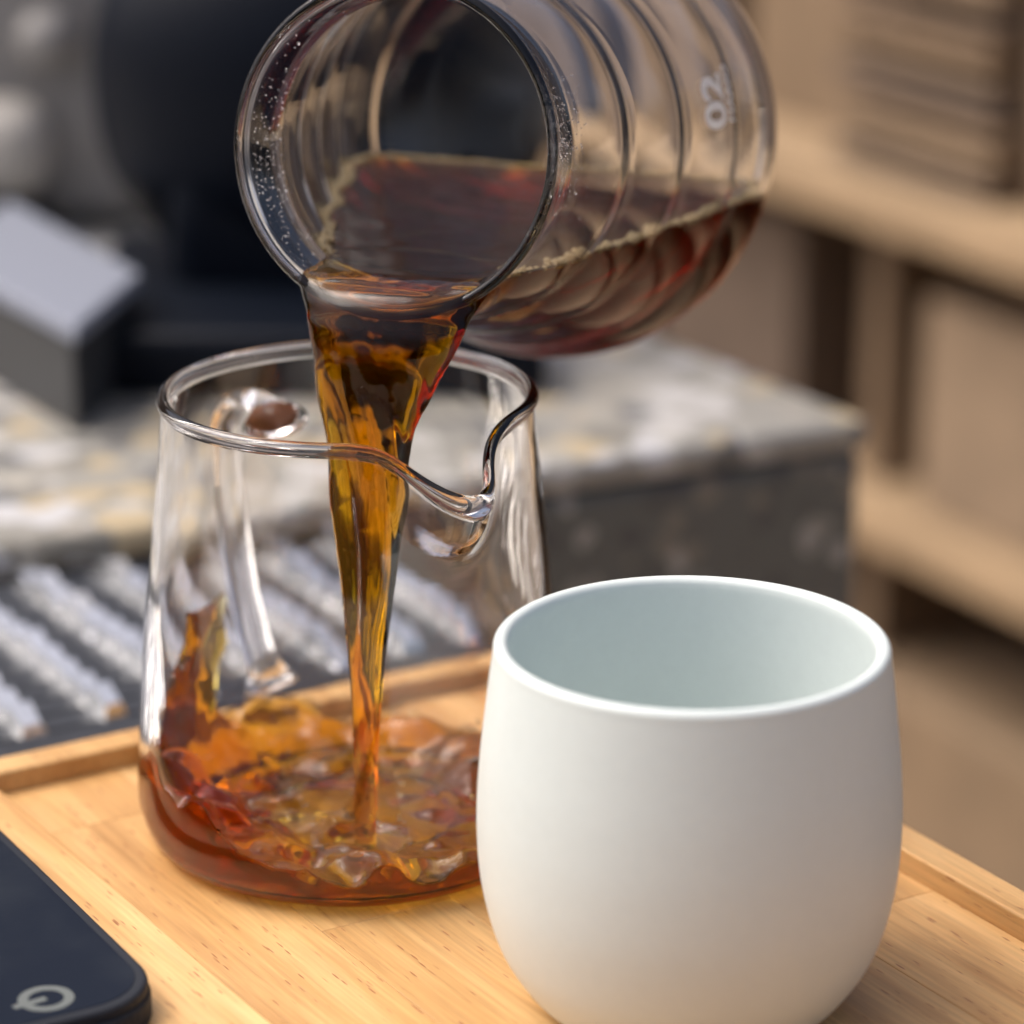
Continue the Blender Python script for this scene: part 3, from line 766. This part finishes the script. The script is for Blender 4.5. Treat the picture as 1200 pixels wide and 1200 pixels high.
# the surface draws down towards the lip
cutv = (v_-VF)*.7
Fc_ = np.maximum(rho-RL, s_-11.55)
Fc_ = np.maximum(Fc_, -s_+.0)
rp2 = .10*NZ(X*2.2+np.zeros_like(Y)+3, Y*3.2+np.zeros_like(X)+3, np.zeros((1, 1, 1))+1.5)+.06*NZ2(X*4.5+np.zeros_like(Y)+3, Y*6+np.zeros_like(X)+3, np.zeros((1, 1, 1))+1.5)
cutv = cutv+rp2*np.exp(-((v_+.1)/.9)**2)*1.9
top = smax((Z-LEV-ripple*.3).astype(np.float32), cutv.astype(np.float32), .55)
Fc_ = np.maximum(Fc_, top)
F = smin(Fs, Fc_.astype(np.float32), .28)
del Fs, Fc_, rho, RL, s_, top, cutv
V, Q = surface_nets(F, (ox, oy, oz), h); del F
V = relax(V, Q, 6, .5)
pcf = raw('pouring_coffee', V, Q, M_COFFEE, None)
_o, _s, _r = in_carafe(V, .025); set_attr(pcf, 'wet', _o & (_s > .05) & (V[:, 2] < LEV-.03))
pcf['label'] = 'dark coffee in the tilted carafe running over its lip as a twisting amber stream'; pcf['category'] = 'coffee'

# ================================================================== COFFEE in the server
h = .04
R0 = 4.75
ox, oy, oz = SC.x-R0, SC.y-R0, .02
n_ = int(2*R0/h); nz = int(5.2/h)
X = (ox+h*np.arange(n_, dtype=np.float32))[:, None, None]; Y = (oy+h*np.arange(n_, dtype=np.float32))[None, :, None]; Z = (oz+h*np.arange(nz, dtype=np.float32))[None, None, :]
dx, dy = X-SC.x, Y-SC.y; r_ = np.sqrt(dx*dx+dy*dy); an = np.degrees(np.arctan2(dy, dx))
def bump(c, wdt): return np.exp(-(((an-c+180) % 360-180)/wdt)**2)
per = .80+1.0*bump(180, 36)+.45*bump(140, 30)+.15*bump(95, 35)+.35*bump(30, 35)+.6*bump(215, 26)+.15*bump(250, 22)-.1*bump(290, 30)
n2 = lambda f, s, sd: (NZ if sd else NZ2)(X*f+np.zeros_like(Y)+s, Y*f+np.zeros_like(X)+s, np.zeros((1, 1, 1))+s*.37)
wave = n2(.8, 11, 1)*.34+n2(1.5, 7, 0)*.20+n2(2.4, 5, 1)*.07
ring = sstep(2.0, 3.9, r_+.5*n2(.8, 3, 0))
hgt = .50+ring*(per-.35)+wave*(.14+.9*ring)
lx, ly = aty(427, 975, 62.6).x, 62.55
rl = np.sqrt((X-lx-.1)**2+(Y-ly+.25)**2)
hgt = hgt+.24*np.exp(-((rl-1.0)/.22)**2)*(.75+.35*n2(1.6, 2, 1))-.10*np.exp(-(rl/.7)**2)+.20*np.exp(-((rl-1.75)/.2)**2)*n2(1.2, 8, 1)
F = (Z-hgt)*.75
# tongue of coffee thrown up the left wall
ta = radians(168)
tg = np.exp(-(((np.degrees(np.arctan2(dy, dx))-150-5*np.sin(Z*1.1)+180) % 360-180)/(17*np.clip(1.5-Z/4.6, .12, 1)))**2)
Ft = (np.maximum(wall_r(Z)-TH-r_-(.62*np.clip(1.25-Z/4.6, .2, 1))*tg, 0)+(.55-tg)*.55)
Ft = np.maximum(Ft, Z-4.35)
F = smin(F.astype(np.float32), Ft.astype(np.float32), .3)
near = np.abs(F) < .45
q = np.argwhere(near); xs = ox+h*q[:, 0]; ys = oy+h*q[:, 1]; zs = oz+h*q[:, 2]
rr_ = np.hypot(xs-SC.x, ys-SC.y); amp = .30+.7*sstep(2.0, 3.6, rr_)
d = .20*NZ(xs*1.2+30, ys*1.2+30, zs*1.1+30)+.11*NZ2(xs*2.2+4, ys*2.2+4, zs*1.6+4)+.035*NZ(xs*4+2, ys*4+2, zs*3+2)
F[near] += (d*amp).astype(np.float32)
wr = np.interp(Z, inn[::-1, 1], inn[::-1, 0]).astype(np.float32)+.05
rb = np.random.RandomState(21)
def ball(F, c, q, void):
    i0 = [max(0, int((c[a]-q*2-(ox, oy, oz)[a])/h)) for a in range(3)]; i1 = [int((c[a]+q*2-(ox, oy, oz)[a])/h)+2 for a in range(3)]
    sl_ = tuple(slice(i0[a], min(i1[a], F.shape[a])) for a in range(3))
    D = np.sqrt((X[sl_[0]]-c[0])**2+(Y[:, sl_[1]]-c[1])**2+(Z[:, :, sl_[2]]-c[2])**2)-q
    F[sl_] = smax(F[sl_], -D, .04) if void else smin(F[sl_], D, .05)
for i in range(46):                       # air bubbles dragged under, and a few drops thrown up
    a_ = rb.uniform(0, 2*pi); e_ = abs(rb.normal(0, .9))+.3
    ball(F, (lx+e_*cos(a_), ly+.1+e_*sin(a_)*.9, rb.uniform(.32, .62)), rb.uniform(.04, .10), True)
for i in range(22):
    a_ = rb.uniform(0, 2*pi); e_ = rb.uniform(1.2, 3.9)
    ball(F, (SC.x+e_*cos(a_), SC.y+e_*sin(a_), rb.uniform(.8, 1.7)), rb.uniform(.05, .10), False)
F = np.maximum(F, r_-wr); F = np.maximum(F, .15-Z)
# never thinner than a film on the bottom
film = np.maximum(np.maximum(Z-.38, r_-wr), .15-Z).astype(np.float32)
F = smin(F, film, .08)
F[:, :, -1] = 1
V, Q = surface_nets(F, (ox, oy, oz), h); V = relax(V, Q, 6, .5)
sv = raw('swirling_coffee', V, Q, M_COFFEE2, None)
_r = np.hypot(V[:, 0]-SC.x, V[:, 1]-SC.y)
set_attr(sv, 'wet', (_r > np.interp(V[:, 2], inn[::-1, 1], inn[::-1, 0])+.02) | (V[:, 2] < .19))
_G = np.array([v.co[:] for v in gv.data.vertices])/S; _gr = np.hypot(_G[:, 0], _G[:, 1]); _a = np.arctan2(_G[:, 1], _G[:, 0])
_inner = (_gr < np.interp(_G[:, 2], inn[::-1, 1], inn[::-1, 0])+.05) & (_G[:, 2] > .12)
_q = _gr-.08; _ii = np.clip(((SC.x+_q*np.cos(_a)-ox)/h).astype(int), 0, F.shape[0]-1); _jj = np.clip(((SC.y+_q*np.sin(_a)-oy)/h).astype(int), 0, F.shape[1]-1)
_kk = np.clip(((_G[:, 2]+.05-oz)/h).astype(int), 0, F.shape[2]-1)
set_attr(gv, 'wet', _inner & (F[_ii, _jj, _kk] < 0) & (_G[:, 2] < 5))
sv['label'] = 'amber coffee churning and splashing up the wall inside the glass server'; sv['category'] = 'coffee'

# foam line where the coffee meets the carafe wall
cy_f = []
for s_ in np.arange(1.6, 11.2, .16):
    R = float(np.interp(s_, ss, r_in))-.02; dz = LEV-(MC.z+AX.z*s_); q = dz/(R*UX.z)
    if abs(q) < 1: cy_f.append((s_, math.asin(q), R))
right = [frame(R, s_, a) for s_, a, R in cy_f]; left = [frame(R, s_, pi-a) for s_, a, R in cy_f]
zb = [right[-1].lerp(left[-1], t_)+AX*.18 for t_ in np.linspace(0, 1, 40)]
path = right+zb[1:-1]+left[::-1]
random.seed(3); items = []
L_ = [Vector(p) for p in path]
fnz = Noise(8)
for i in range(len(L_)-1):
    back = len(right)*.35 < i < len(L_)-len(left)*.35
    dn = float(fnz(np.array([i*.23]), np.array([.5]), np.array([.5]))[0])
    for j in range(int((15 if back else 8)*max(.25, 1+1.3*dn))):
        p = L_[i].lerp(L_[i+1], random.random()); ax = MC+AX*((p-MC).dot(AX)); inw = ax-p; inw.z = 0; inw.normalize()
        q = p+inw*abs(random.gauss(.0, .09+.06*max(0, dn)))+Vector((0, 0, random.uniform(-.03, .04)))
        items.append((tuple(q), random.choice((.025, .03, .04, .05, .075))*random.uniform(.8, 1.2)))
V, Fc = sphere_cloud(items, 2)
fo = raw('coffee_foam', V, Fc, M_FOAM); fo['kind'] = 'stuff'
fo['label'] = 'pale foam line floating where dark coffee meets the carafe wall'; fo['category'] = 'foam'
